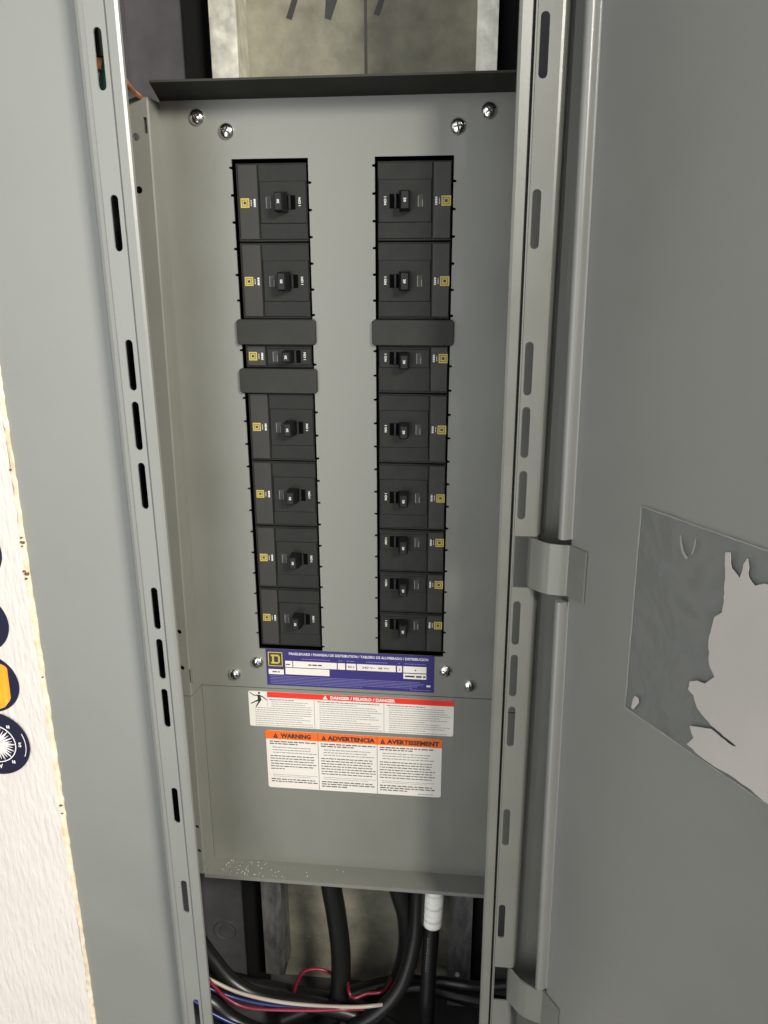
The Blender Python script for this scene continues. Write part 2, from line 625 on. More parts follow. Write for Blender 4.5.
def xl(z):      # left fold of the covers
    return -134.0 - 6.0 * (440 - z) / 680.0


def opening(x0, x1, left_ph, right_ph):
    """Breaker opening with twist-out notches down both sides."""
    d, h = 2.0, 1.0
    pts = [(x0, 0 - 1.2), (x1, 0 - 1.2)]
    for k in range(20, -1, -1):
        zc = H - (k + right_ph) * POLE
        pts += [(x1, zc - h), (x1 + d, zc - h * .7), (x1 + d, zc + h * .7), (x1, zc + h)]
    pts += [(x1, H + 1.2), (x0, H + 1.2)]
    for k in range(0, 21):
        zc = H - (k + left_ph) * POLE
        pts += [(x0, zc + h), (x0 - d, zc + h * .7), (x0 - d, zc - h * .7), (x0, zc - h)]
    return pts


df = root('dead_front_cover', (0, 0, SEAM), 'grey painted dead front cover around two columns of breakers', 'panel cover')
outer = [(xl(SEAM), SEAM), (136, SEAM), (136, 441), (xl(441), 441)]
plate([outer, opening(-XO, -XI, .25, .82), opening(XI, XO, .25, .84)], 0, 1.5).build('face', 'grey_paint', df)
# top lip flaring up and forward, its front edge hemmed
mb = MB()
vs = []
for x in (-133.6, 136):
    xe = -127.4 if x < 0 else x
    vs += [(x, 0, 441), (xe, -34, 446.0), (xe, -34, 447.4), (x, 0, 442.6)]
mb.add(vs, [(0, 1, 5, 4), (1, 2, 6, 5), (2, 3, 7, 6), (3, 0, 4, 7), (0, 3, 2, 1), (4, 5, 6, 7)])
mb.build('top_lip', 'lip_dark', df)  # lip has its own colour, much darker than the cover's grey


def side_flange(z0, z1, parent, holes, notch):
    mb = MB()
    vs = []
    for zz in (z0, z1):
        x = xl(zz)
        xf_ = x - 0.8 - 2.6 * (440 - zz) / 680.0
        vs += [(x, 0, zz), (xf_, -19, zz), (xf_ - 1.0, -20, zz), (xf_ - 1.4, -18.6, zz), (x - 1.5, 0, zz)]
    fs = []
    for k in range(5):
        j = (k + 1) % 5
        fs.append((k, j, 5 + j, 5 + k))
    mb.add(vs, fs + [(4, 3, 2, 1, 0), (5, 6, 7, 8, 9)])
    mb.build('side_flange', 'grey_paint', parent)
    o = [(-156, z0), (xl(z0) - 1.8 - 2.6 * (440 - z0) / 680, z0), (xl(z1) - 1.8 - 2.6 * (440 - z1) / 680, z1), (-156, z1)]
    plate([o] + holes, -20, -18.5).build('mounting_ear', 'grey_paint', parent)


side_flange(SEAM, 440, df, [circle(-145.9, 414.3, 2.6), circle(-147.2, 379, 2.6), circle(-147.2, 22, 2.2), circle(-147.5, -13.1, 2.2),
                            rect(-139.3, -136.9, 416.5, 427)], None)
MB().box(-141, -136.6, -17.4, -16, 412, 432).build('latch_tab', 'box_side', df)
MB().box(136, 137.5, -20, 1.5, SEAM, 441).build('side_flange', 'grey_paint', df)
MB().box(137.5, 172, -20, -18.5, SEAM, 441).build('mounting_ear', 'grey_paint', df)
MB().bbox(-140.2, -137.2, -21.2, -19.9, -26, -13.5, .3).build('retaining_tab', 'grey_paint', df)


def screw(x, z, parent, ang):
    mb = MB()
    n, R_ = 24, 5.7
    prof = [(R_, 0.0), (R_, -0.9), (R_ * .93, -1.7), (R_ * .72, -2.7), (R_ * .42, -3.3), (R_ * .15, -3.5)]
    vs = []
    for r, y in prof:
        for k in range(n):
            a = 2 * math.pi * k / n
            vs.append((x + r * math.cos(a), y - 0.02, z + r * math.sin(a)))
    fs = []
    for i in range(len(prof) - 1):
        for k in range(n):
            j = (k + 1) % n
            fs.append((i * n + k, i * n + j, (i + 1) * n + j, (i + 1) * n + k))
    fs.append(tuple((len(prof) - 1) * n + k for k in range(n)))
    mb.add(vs, fs, True)
    o = mb.build('screw', 'chrome', parent)
    cr = MB()
    for q in (0, 1):
        a = ang + q * math.pi / 2
        ca, sa = math.cos(a), math.sin(a)
        l, wd = 3.0, 0.55
        P4 = [(x + ca * l - sa * wd, z + sa * l + ca * wd), (x - ca * l - sa * wd, z - sa * l + ca * wd),
              (x - ca * l + sa * wd, z - sa * l - ca * wd), (x + ca * l + sa * wd, z + sa * l - ca * wd)]
        cr.poly(P4, -3.62 + 0.02 * q, -2.2)
    cr.build('cross_recess', 'recess_dark', o)
    return o


for i, (sx, sz) in enumerate(((-106.3, 429.7), (-84.7, 420), (84.7, 420), (106.3, 429.7), (-106.3, -28.3), (-84.7, -14.8), (84.7, -14.8), (106.3, -28.3))):
    screw(sx, sz, df, [0.5, 1.0, 0.2, 0.7, 0.3, 1.2, 0.9, 0.1][i])
for sc in ([(-97, 397), (-94.6, 401)], [(-101, 404), (-98.8, 405.5)], [(-95.6, 392), (-95, 396)]):
    (a, b), (c, d) = sc
    MB().poly([(a, b), (a + .35, b - .2), (c + .35, d - .2), (c, d)], -0.12, 0).build('scratch', 'print_grey', df)

wc = root('wireway_cover', (0, 0, -234), 'plain grey lower wireway cover under the breaker cover', 'panel cover')
plate([[(xl(-234), -234), (136, -234), (136, SEAM - 0.9), (xl(SEAM), SEAM - 0.9)]], 0.5, 2.0).build('face', 'grey_paint', wc)
mb = MB()
vs = []
for x0, x1 in ((xl(-234), xl(-234) - 3.4), (136, 136)):
    vs += [(x0, 0.5, -234), (x1, -21, -235.5), (x1, -21, -239.5), (x1, -19.6, -239.5), (x1, -19.6, -237), (x0, 1.5, -235.6)]
mb.add(vs, [(k, (k + 1) % 6, 6 + (k + 1) % 6, 6 + k) for k in range(6)] + [(5, 4, 3, 2, 1, 0), (6, 7, 8, 9, 10, 11)])
mb.build('bottom_lip', 'grey_paint', wc)
side_flange(-236, SEAM - 0.9, wc, [circle(-147, -182, 2.0), circle(-147.2, -209.7, 2.0)], None)
MB().box(136, 137.5, -20, 2, -236, SEAM - 0.9).build('side_flange', 'grey_paint', wc)
MB().box(137.5, 172, -20, -18.5, -236, SEAM - 0.9).build('mounting_ear', 'grey_paint', wc)
dr = random.Random(11)
dm = MB()
for k in range(70):
    x = -128 + abs(dr.gauss(0, 34)); y = dr.uniform(-19, -2)
    r = dr.uniform(.25, .8)
    z = -234 - 1.5 * (-y / 21.5) + 0.15
    dm.add([(x - r, y, z), (x, y - r, z), (x + r, y, z), (x, y + r * .7, z), (x, y, z + r * .5)], [(0, 1, 4), (1, 2, 4), (2, 3, 4), (3, 0, 4)])
tag(dm.build('dust_specks', 'dust', wc), kind='stuff')

# ================================================================== CIRCUIT BREAKERS
XW = XO - XI


def bspan(side, s0, s1):
    """Fractions from the badge (outer) side -> x range."""
    if side == 'left':
        return -XO + s0 * XW, -XO + s1 * XW
    return XO - s1 * XW, XO - s0 * XW


LAY = {'left': dict(face=(.335, .968), badgep=(.062, .318), badge=(.085, .200), p1=.225, p2=.272, slot=(.595, .815), hnd=(.575, .715), win=(.415, .505), band=(.345, .960)),
       'right': dict(face=(.268, .968), badgep=(.030, .255), badge=(.028, .150), p1=.175, p2=.215, slot=(.56, .815), hnd=(.545, .690), win=(.375, .460), band=(.275, .960))}


def breaker(side, top, n, label, first=False, last=False, big=False):
    z1 = H - top * POLE - (1.4 if first else 0.35)
    z0 = H - (top + n) * POLE + (1.4 if last else 0.35)
    h = z1 - z0
    r = root('circuit_breaker', ((-1 if side == 'left' else 1) * (XI + XO) / 2, 20, z0), label, 'circuit breaker', 'circuit breakers in the panel')
    L = LAY[side]
    a, b = bspan(side, .018 if side == 'right' else .030, .975)
    MB().bbox(a, b, 3.2, 34, z0, z1, .5).build('body', 'breaker_black', r)
    a, b = bspan(side, *L['face'])
    MB().bbox(a, b, 2.0, 3.4, z0 + 1.7, z1 - 1.1, .35).build('face_plate', 'breaker_black', r)
    a, b = bspan(side, *L['badgep'])
    MB().bbox(a, b, 1.8, 3.4, z0 + 1.7, z1 - 1.1, .35).build('badge_plate', 'breaker_label', r)
    if n == 3:
        zc = (z0 + z1) / 2
        a, b = bspan(side, *L['band'])
        c0, c1 = zc - h * .265, zc + h * .27
        MB().bbox(a, b, 1.0, 2.1, c0, c1, .4).build('raised_band', 'breaker_black', r)
        yf = 1.0
    elif n == 2:
        zc = z1 - POLE * .52
        a, b = bspan(side, *L['band'])
        MB().bbox(a, b, 1.1, 2.1, zc - 7.4, zc + 7.0, .4).build('raised_band', 'breaker_black', r)
        yf = 1.1
    else:
        zc = (z0 + z1) / 2
        a, b = bspan(side, *L['band'])
        MB().bbox(a, b, 1.2, 2.1, zc - 6.2, zc + 6.2, .4).build('raised_band', 'breaker_black', r)
        yf = 1.2
    # black handle slot with a divider bar
    a, b = bspan(side, *L['slot'])
    sl = MB().box(a, b, yf - .12, yf + .3, zc - 5.0, zc + 5.0).build('handle_slot', 'void_black', r)
    a, b = bspan(side, .722, .755)
    MB().bbox(a, b, yf - .9, yf, zc - 4.8, zc + 4.8, .2).build('slot_bar', 'handle_black', sl)
    # toggle handle, leaning towards the panel centre
    a, b = bspan(side, *L['hnd'])
    hh = {3: 7.2 if big else 6.0, 2: 6.2, 1: 4.6}[n]
    dz = -1.6 if n == 2 else 0
    lean = -0.9 if side == 'left' else 0.9
    dp = 11.5 if n > 1 else 7.0
    mb = MB()
    vs = []
    for y, sx, shz, lx in ((yf + .3, 0, 0, 0), (yf - dp * .55, .5, .3, lean * .5), (yf - dp * .9, .9, .6, lean * .9), (yf - dp, 1.7, 1.4, lean)):
        vs += [(a + sx + lx, y, zc + dz - hh + shz), (b - sx + lx, y, zc + dz - hh + shz), (b - sx + lx, y, zc + dz + hh - shz), (a + sx + lx, y, zc + dz + hh - shz)]
    fs = [(12, 13, 14, 15), (3, 2, 1, 0)]
    for i in range(3):
        for k in range(4):
            j = (k + 1) % 4
            fs.append((i * 4 + k, i * 4 + j, i * 4 + 4 + j, i * 4 + 4 + k))
    mb.add(vs, fs)
    hd = mb.build('handle', 'handle_black', r)
    xm = (a + b) / 2 + lean
    rot = math.pi / 2 if side == 'left' else -math.pi / 2
    text_mb('20', xm, zc + dz, yf - dp - .08, height=1.9, width=2.9, bold=.03, rot=rot).build('rating_mark', 'print_white', hd)
    # ON mark next to the slot
    a, b = bspan(side, .845, .895)
    text_mb('I ON', (a + b) / 2, zc + .4, yf - .06, width=5.8, height=1.9, bold=.03, rot=rot).build('on_mark', 'print_white', r)
    # rating window
    a, b = bspan(side, *L['win'])
    wn = MB().bbox(a, b, yf - .35, yf + .2, zc - 4.6, zc + 4.6, .25).build('rating_window', 'breaker_label', r)
    g = MB()
    for q in (.18, .82):
        xx = a + (b - a) * q
        g.quad(xx - .3, xx + .3, zc - 4.0, zc + (3.6 if q < .5 else 1.0), yf - .42)
    g.build('window_print', 'print_grey', wn)
    # yellow badge: square with a dark ring and centre
    a, b = bspan(side, *L['badge'])
    cx = (a + b) / 2
    q = (b - a) / 2
    yb = 1.8
    bd = MB().box(cx - q, cx + q, yb - .18, yb + .1, zc - q, zc + q).build('badge', 'badge_yellow', r)
    g = MB()
    for o_, i_ in ((q * .70, q * .58),):
        g.box(cx - o_, cx + o_, yb - .24, yb - .17, zc + i_, zc + o_)
        g.box(cx - o_, cx + o_, yb - .24, yb - .17, zc - o_, zc - i_)
        g.box(cx - o_, cx - i_, yb - .24, yb - .17, zc - i_, zc + i_)
        g.box(cx + i_, cx + o_, yb - .24, yb - .17, zc - i_, zc + i_)
    g.box(cx - q * .30, cx + q * .30, yb - .24, yb - .17, zc - q * .30, zc + q * .30)
    g.build('badge_square', 'print_black', bd)
    # two columns of tiny print beside the badge
    rg = random.Random(top * 7 + (1 if side == 'left' else 2))
    g = MB()
    for s_, wd, l in ((L['p1'], .25, 4.2), (L['p2'], .75, 5.6)):
        a, b = bspan(side, s_, s_)
        zz = zc - l / 2
        while zz < zc + l / 2:
            k = rg.uniform(.8, 1.5)
            g.quad(a - wd, a + wd, zz, min(zz + k, zc + l / 2), yb - .06)
            zz += k + .35
    g.build('amp_print', 'print_white', r)
    return r


breaker('left', 0, 3, 'three-pole breaker at the top of the left column', first=True, big=True)
breaker('left', 3, 3, 'three-pole breaker directly above the upper blank filler in the left column', big=True)
breaker('left', 7, 1, 'single-pole breaker squeezed between the two grey fillers in the left column')
breaker('left', 9, 3, 'three-pole breaker directly under the lower blank filler in the left column')
breaker('left', 12, 3, 'left column breaker third from the bottom, three-pole with black toggle')
breaker('left', 15, 3, 'left column breaker second from the bottom, three-pole with black toggle')
breaker('left', 18, 3, 'lowest three-pole breaker of the left column, above the blue nameplate', last=True)
breaker('right', 0, 3, 'three-pole breaker at the top of the right column', first=True, big=True)
breaker('right', 3, 3, 'three-pole breaker directly above the blank filler in the right column', big=True)
breaker('right', 7, 2, 'two-pole breaker directly below the blank filler in the right column')
breaker('right', 9, 3, 'upper of two adjacent three-pole breakers in the right column below the filler')
breaker('right', 12, 3, 'lower of two adjacent three-pole breakers in the right column below the filler')
breaker('right', 15, 2, 'uppermost of the bottom three two-pole breakers in the right column')
breaker('right', 17, 2, 'middle of the bottom three two-pole breakers in the right column')
breaker('right', 19, 2, 'lowest two-pole breaker of the right column', last=True)


def filler(side, top, label):
    sg = -1 if side == 'left' else 1
    xc = sg * (XI + XO) / 2
    z1, z0 = H - top * POLE + .2, H - (top + 1) * POLE - .2
    r = root('filler_plate', (xc, 10, z0), label, 'filler plate', 'blank filler plates in the panel')
    w2 = 31.4
    c = 1.6
    P8 = [(xc - w2 + c, z0), (xc + w2 - c, z0), (xc + w2, z0 + c), (xc + w2, z1 - c), (xc + w2 - c, z1), (xc - w2 + c, z1), (xc - w2, z1 - c), (xc - w2, z0 + c)]
    P7 = [(xc + (x - xc) * .985, (z0 + z1) / 2 + (z - (z0 + z1) / 2) * .94) for x, z in P8]
    mb = MB()
    vs = [(x, -3.6, z) for x, z in P7] + [(x, -2.8, z) for x, z in P8] + [(x, -0.1, z) for x, z in P8]
    fs = [tuple(range(8)), tuple(reversed(range(16, 24)))]
    for i in range(2):
        for k in range(8):
            j = (k + 1) % 8
            fs.append((i * 8 + k, i * 8 + j, i * 8 + 8 + j, i * 8 + 8 + k))
    mb.add(vs, fs)
    mb.build('cover', 'filler_grey', r)
    MB().box(xc - 26, xc + 26, -0.1, 34, z0 + 1, z1 - 1).build('snap_body', 'filler_grey', r)
    return r


filler('left', 6, 'grey blank filler above the single-pole breaker in the left column')
filler('left', 8, 'grey blank filler below the single-pole breaker in the left column')
filler('right', 6, 'grey blank filler, the only one in the right column')

# ================================================================== LABELS ON THE COVERS
# --- blue nameplate
NX0, NX1, NZ0, NZ1 = -76.3, 74.7, -37.0, -1.0
npl = root('nameplate', (0, -.1, NZ0), 'blue panelboard nameplate with yellow square logo and white data boxes', 'nameplate')
MB().box(NX0, NX1, -.5, -.02, NZ0, NZ1).build('backing', 'label_blue', npl)


def nx(f): return NX0 + f * (NX1 - NX0)
def nz(f): return NZ1 - f * (NZ1 - NZ0)


lg = MB().box(nx(.006), nx(.106), -.6, -.5, nz(.49), nz(.045)).build('logo_field', 'print_black', npl)
a0, a1, c0, c1 = nx(.012), nx(.100), nz(.465), nz(.07)
g = MB()
t = 0.9
g.box(a0, a1, -.68, -.6, c1 - t, c1); g.box(a0, a1, -.68, -.6, c0, c0 + t)
g.box(a0, a0 + t, -.68, -.6, c0 + t, c1 - t); g.box(a1 - t, a1, -.68, -.6, c0 + t, c1 - t)
g.build('logo_border', 'badge_yellow', lg)
# slab serif D
dx0, dx1, dz0, dz1 = a0 + 2.6, a1 - 2.4, c0 + 2.6, c1 - 2.6
D_out = [(dx0, dz0), (dx1 - 1.6, dz0), (dx1, dz0 + 1.6), (dx1, dz1 - 1.6), (dx1 - 1.6, dz1), (dx0, dz1), (dx0, dz1 - 1.7), (dx0 + 1.1, dz1 - 1.7), (dx0 + 1.1, dz0 + 1.7), (dx0, dz0 + 1.7)]
D_in = rect(dx0 + 2.9, dx1 - 1.7, dz0 + 1.7, dz1 - 1.7)
plate([D_out, D_in], -.68, -.6).build('logo_letter', 'badge_yellow', lg)
for f0, f1, g0, g1 in ((.012, .104, .55, .69), (.115, .158, .30, .475), (.163, .425, .30, .475), (.431, .475, .30, .475), (.483, .540, .30, .475), (.546, .775, .30, .475),
                       (.783, .812, .30, .475), (.820, .955, .30, .475), (.115, .380, .495, .675), (.820, .955, .50, .645), (.957, .980, .80, .85)):
    MB().box(nx(f0), nx(f1), -.56, -.5, nz(g1), nz(g0)).build('data_box', 'label_paper', npl)
text_mb('PANELBOARD / PANNEAU DE DISTRIBUTION / TABLERO DE ALUMBRADO / DISTRIBUCION', (nx(.14) + nx(.965)) / 2, nz(.10), -.56, width=nx(.965) - nx(.14), height=2.6,
        bold=.02).build('title_print', 'print_white', npl)
rg = random.Random(5)
g = MB()
for f0, f1 in ((.215, .39), (.435, .465), (.485, .53), (.60, .73), (.79, .80), (.825, .95)):
    greek(g, nx(f0), nx(f1), nz(.235), .7, -.56, rg)
for k in range(6):
    greek(g, nx(.02), nx(.945), nz(.735 + .042 * k), .55, -.56, rg, [.97, 1, .99, .96, .92, .60][k])
greek(g, nx(.86), nx(.98), nz(.945), .55, -.56, rg)
g.build('fine_print', 'label_blue_print', npl)
for s, f, gz, wd in (('400 A', .511, .39, 6.2), ('240 V~  48 V=', .655, .39, 24), ('3', .797, .40, 1.3), ('4', .89, .40, 1.5)):
    text_mb(s, nx(f), nz(gz), -.6, width=wd, height=2.0, bold=.02).build('data_print', 'print_black', npl)
g = MB()
greek(g, nx(.118), nx(.145), nz(.40), 1.0, -.6, rg)
greek(g, nx(.255), nx(.335), nz(.39), 1.3, -.6, rg)
greek(g, nx(.035), nx(.08), nz(.62), 1.1, -.6, rg)
greek(g, nx(.83), nx(.95), nz(.575), 1.7, -.6, rg)
g.build('data_print', 'print_black', npl)

# --- red danger label
DX0, DX1, DZ0, DZ1 = -95.0, 93.0, -81.0, -44.6
dl = root('danger_label', (0, 0, DZ0), 'white safety label with red DANGER banner and falling man symbol', 'label')


def dx(f): return DX0 + f * (DX1 - DX0)
def dz(f): return DZ1 - f * (DZ1 - DZ0)


plate([rrect(DX0, DX1, DZ0, DZ1, 1.6)], 0, .49).build('backing', 'label_paper', dl)
MB().box(dx(.094), DX1, -.08, .02, dz(.155), DZ1).build('red_banner', 'label_red', dl)
text_mb('DANGER / PELIGRO / DANGER', (dx(.405) + dx(.72)) / 2, dz(.08), -.14, width=dx(.72) - dx(.405), height=3.3, bold=.05).build('banner_print', 'print_white', dl)
MB().poly([(dx(.368), dz(.135)), (dx(.392), dz(.135)), (dx(.380), dz(.02))], -.14, -.08).build('alert_triangle', 'print_white', dl)
g = MB()
for f in (.325, .665):
    g.box(dx(f) - .2, dx(f) + .2, -.06, .02, DZ0 + .3, dz(.155))
g.box(dx(.094) - .15, dx(.094) + .15, -.06, .02, dz(.41), dz(.155))
g.build('divider_line', 'print_ink', dl)
# falling man
g = MB()


def limb(x0, z0, x1, z1, w0, w1):
    d = Vector((x1 - x0, z1 - z0)).normalized()
    n_ = Vector((-d.y, d.x))
    g.poly([(x0 - n_.x * w0, z0 - n_.y * w0), (x1 - n_.x * w1, z1 - n_.y * w1), (x1 + n_.x * w1, z1 + n_.y * w1), (x0 + n_.x * w0, z0 + n_.y * w0)], -.08, .02)


def pf(f, q): return dx(f), dz(q)


g.disc(*pf(.054, .045), 1.1, -.08, .02, 14)
limb(*pf(.052, .10), *pf(.056, .26), 1.3, 1.7)
limb(*pf(.052, .11), *pf(.030, .12), .55, .45)
limb(*pf(.030, .12), *pf(.008, .04), .45, .35)
limb(*pf(.058, .12), *pf(.074, .16), .6, .5)
limb(*pf(.074, .16), *pf(.091, .24), .5, .4)
limb(*pf(.056, .24), *pf(.034, .29), .9, .65)
limb(*pf(.034, .29), *pf(.011, .36), .65, .45)
limb(*pf(.058, .25), *pf(.046, .35), .9, .65)
limb(*pf(.046, .35), *pf(.036, .44), .65, .5)
g.build('pictogram', 'print_black', dl)
g = MB()
b_ = MB()
rg = random.Random(9)
for c, (f0, f1) in enumerate(((.02, .315), (.34, .655), (.68, .985))):
    q = .215
    k = 0
    while q < .97:
        s0 = f0
        if c == 0 and q < .43:
            s0 = .103
        ind = 0 if k < 1 else .010
        greek(b_ if k == 0 else g, dx(s0 + ind), dx(f1), dz(q), .62 if k else .75, -.05, rg, rg.choice([1, .98, .95, .6, .9, .82]))
        q += .062
        k += 1
g.build('fine_print', 'print_ink', dl)
b_.build('heading_print', 'print_ink_bold', dl)

# --- orange warning label
WX0, WX1, WZ0, WZ1 = -80.6, 83.0, -147.2, -85.0
wn = root('warning_label', (0, 0, WZ0), 'white safety label with orange WARNING banner in three languages', 'label')


def wx(f): return WX0 + f * (WX1 - WX0)
def wz(f): return WZ1 - f * (WZ1 - WZ0)


plate([rrect(WX0, WX1, WZ0, WZ1, 2.2)], 0, .49).build('backing', 'label_paper', wn)
MB().box(WX0 - .6, WX1 + .1, -.08, .02, wz(.145), WZ1).build('orange_banner', 'label_orange', wn)
for s, f0, f1, tr in (('WARNING', .085, .260, .042), ('ADVERTENCIA', .355, .625, .320), ('AVERTISSEMENT', .693, .985, .655)):
    text_mb(s, (wx(f0) + wx(f1)) / 2, wz(.08), -.14, width=wx(f1) - wx(f0), height=4.9, bold=.05).build('banner_print', 'print_black', wn)
    x0, x1 = wx(tr), wx(tr + .028)
    plate([[(x0, wz(.122)), (x1, wz(.122)), ((x0 + x1) / 2, wz(.035))], rect((x0 + x1) / 2 - .25, (x0 + x1) / 2 + .25, wz(.105), wz(.08))], -.14, -.08).build('alert_triangle', 'print_black', wn)
g = MB()
for f in (.3, .637):
    g.box(wx(f) - .2, wx(f) + .2, -.1, .02, WZ0 + .3, WZ1)
g.build('divider_line', 'print_ink_bold', wn)
g = MB(); b_ = MB()
for f0, f1 in ((.020, .290), (.315, .628), (.652, .965)):
    for k in range(2):
        greek(b_, wx(f0), wx(f1), wz(.185 + .038 * k), 1.15, -.05, rg, [1, .6][k])
    for k in range(3):
        greek(g, wx(f0 + .015), wx(f1), wz(.285 + .045 * k), .85, -.05, rg, [.9, .86, 1][k])
    nl = 6 if f0 < .1 else 7
    for k in range(nl):
        greek(b_, wx(f0), wx(f1), wz(.435 + .045 * k), .95, -.05, rg, .3 if k == nl - 1 and f0 < .1 else rg.choice([1, .97, .94]))
    for k in range(2):
        greek(g, wx(f0 + .01), wx(f1), wz(.765 + .030 * k), .5, -.05, rg, [1, .85][k])
    for k in range(2 if f0 < .1 else 3):
        greek(b_, wx(f0), wx(f1), wz(.845 + .04 * k), 1.1, -.05, rg, [.95, 1, .5][k])
greek(g, wx(.87), wx(.955), wz(.965), .7, -.05, rg)
g.build('fine_print', 'print_ink', wn)
b_.build('body_print', 'print_ink_bold', wn)

# ================================================================== TRIM
TZ0, TZ1 = -500, 960
tr_ = root('panel_trim', (0, -75, TZ0), 'grey steel panel trim with raised slotted rim around the opening', 'panel trim')


def lean_r(x, y, z):
    return (x + 2.9 * (470 - z) / 815.0, y, z)


def lean_l(x, y, z):
    return (x + 0.6 * (470 - z) / 815.0, y, z)


plate([[(-243.6, TZ0), (-151.5, TZ0), (-150, TZ1), (-243.6, TZ1)]], -75, -73.5).build('face_plate', 'grey_paint_trim', tr_)
plate([rect(150, 330, TZ0, TZ1)], -75, -73.5).build('face_plate', 'grey_paint', tr_)
plate([rect(-150, 150, 860, TZ1)], -75, -73.5).build('face_plate', 'grey_paint_trim', tr_)
plate([rect(-151, 150, TZ0, -480)], -75, -73.5).build('face_plate', 'grey_paint_trim', tr_)
SLOT_Z = [447.4, 351.9, 259.8, 217.2, 173.2, 76.3, 33.4, -10.1, -102.3, -196.4]
RZ0, RZ1 = -480, 860
slots_l = [stadium(-136.2 + (0.8 * (447 - q) / 640), q, 5.4, 35) for q in SLOT_Z + [-330, -372]]
plate([rect(-143.8, -130.4, RZ0, RZ1)] + slots_l, -90, -88.6, lean_l).build('slotted_strip', 'grey_paint_trim', tr_)
MB().ribbon([(-143.8, -90), (-146.2, -89.8), (-148.2, -89.0), (-149.6, -87.2), (-150.2, -84.5), (-150.6, -75)], RZ0, RZ1, 1.0, 1, lean_l).build('outer_bend', 'grey_paint_trim', tr_, shade=False)
MB().ribbon([(-130.4, -89.6), (-129.9, -88.0), (-129.0, -88.0), (-128.4, -90.4), (-123.0, -90.6), (-122.2, -90.2), (-122.0, -88.0)], RZ0, RZ1, -1.0, 1, lean_l).build('inner_lip', 'grey_paint_trim', tr_)
slots_r = [stadium(134.9, q, 5.4, 35) for q in SLOT_Z]
cuts = ((104.5, 143.5), (-282.0, -245.0))
o = [(130.6, RZ0), (144.6, RZ0)]
for c0, c1 in reversed(cuts):
    o += [(144.6, c0), (131.2, c0), (131.2, c1), (144.6, c1)]
o += [(144.6, RZ1), (130.6, RZ1)]
plate([o] + slots_r, -90, -88.6, lean_r).build('slotted_strip', 'grey_paint', tr_)
bend = [(144.6, -90), (146.2, -89.6), (147.2, -88.4), (151.4, -77.0), (153.5, -75.4), (158, -75.2)]
for z0, z1 in ((RZ0, -282), (-245, 104.5), (143.5, RZ1)):
    MB().ribbon(bend, z0, z1, 1.0, 1, lean_r).build('outer_bend', 'grey_paint', tr_)
MB().ribbon([(120.6, -88), (120.8, -90.2), (121.6, -90.6), (126.6, -90.4), (127.0, -80.0), (130.0, -80.0), (130.4, -89.6)], RZ0, RZ1, -1.0, 1, lean_r).build('inner_lip', 'grey_paint', tr_)
MB().box(-150, 150, -90, -75, RZ1, RZ1 + 2).build('rim_end', 'grey_paint_trim', tr_)
MB().box(-150, 150, -90, -75, RZ0 - 2, RZ0).build('rim_end', 'grey_paint_trim', tr_)

# ================================================================== DOOR
DD = Vector((.524, -.851)).normalized()
DN = Vector((DD.y, -DD.x))          # inner face normal, towards the panel
H0 = Vector((170.0, -102.0))


def dpos(t, z, n=0.0):
    te = t + 0.0247 * (140 - z)
    return (H0.x + DD.x * te + DN.x * n, H0.y + DD.y * te + DN.y * n, z)


DOOR_W, DZB, DZT = 362, -470, 880
dr_ = root('panel_door', (H0.x, H0.y, DZB), 'grey steel panel door swung open on the right, inner side showing', 'door')
prof = [(-0.2, 0.0)]
prof += [(DOOR_W, 0), (DOOR_W + 3, -3), (DOOR_W + 3, -22)]
mb = MB()
vs, fs = [], []
n = len(prof)
for z in (DZB, DZT):
    for t, q in prof:
        vs.append(dpos(t, z, q))
    for i, (t, q) in enumerate(prof):
        if t <= DOOR_W: vs.append(dpos(t, z, q - 1.3))
        else: vs.append(dpos(t - 1.3, z, q - 1.0))
m = 2 * n
for i in range(n - 1):
    fs.append((i, i + 1, m + i + 1, m + i))
    fs.append((n + i + 1, n + i, m + n + i, m + n + i + 1))
    fs.append((i, n + i, n + i + 1, i + 1))
    fs.append((m + i, m + i + 1, m + n + i + 1, m + n + i))
fs += [(0, m, m + n, n), (n - 1, 2 * n - 1, m + 2 * n - 1, m + n - 1)]
mb.add(vs, fs)
dsk = mb.build('door_skin', 'grey_paint_door', dr_)
# hinge-side flange folded inwards, interrupted at the two hinge straps
for fz0, fz1 in ((DZB, -287), (-241, 100.5), (146.5, DZT)):
    mb = MB()
    fl_ = [(0.8, 0.0), (0.25, 0.25), (0.0, 0.8), (0.0, 2.0)] + [(-3.6 + 3.6 * math.cos(a), 4.2 + 3.9 * math.sin(a)) for a in [math.pi * q / 14 for q in range(15)]] + [(-7.2, -1.3), (0.0, -1.3)]
    k_ = len(fl_)
    vs = [dpos(t, z, q) for z in (fz0, fz1) for t, q in fl_]
    mb.add(vs, [tuple(range(k_)), tuple(reversed(range(k_, 2 * k_)))])
    mb.add(vs, [(i, i + 1, k_ + i + 1, k_ + i) for i in range(k_ - 3)], True)
    mb.add(vs, [(i, (i + 1) % k_, k_ + (i + 1) % k_, k_ + i) for i in range(k_ - 3, k_)])
    mb.build('hinge_flange', 'grey_paint_door', dr_)
for p in dsk.data.polygons:
    p.use_smooth = len(p.vertices) == 4 and (p.area < 0.004)
mb = MB()
vs = [dpos(t, z, q) for z in (DZB, DZT) for t, q in ((0, -1.3), (0, -46), (-1.4, -46), (-1.4, -1.3))]
mb.add(vs, [(0, 1, 2, 3), (7, 6, 5, 4)] + [(k, (k + 1) % 4, 4 + (k + 1) % 4, 4 + k) for k in range(4)])
mb.build('edge_return', 'grey_paint_door', dr_)
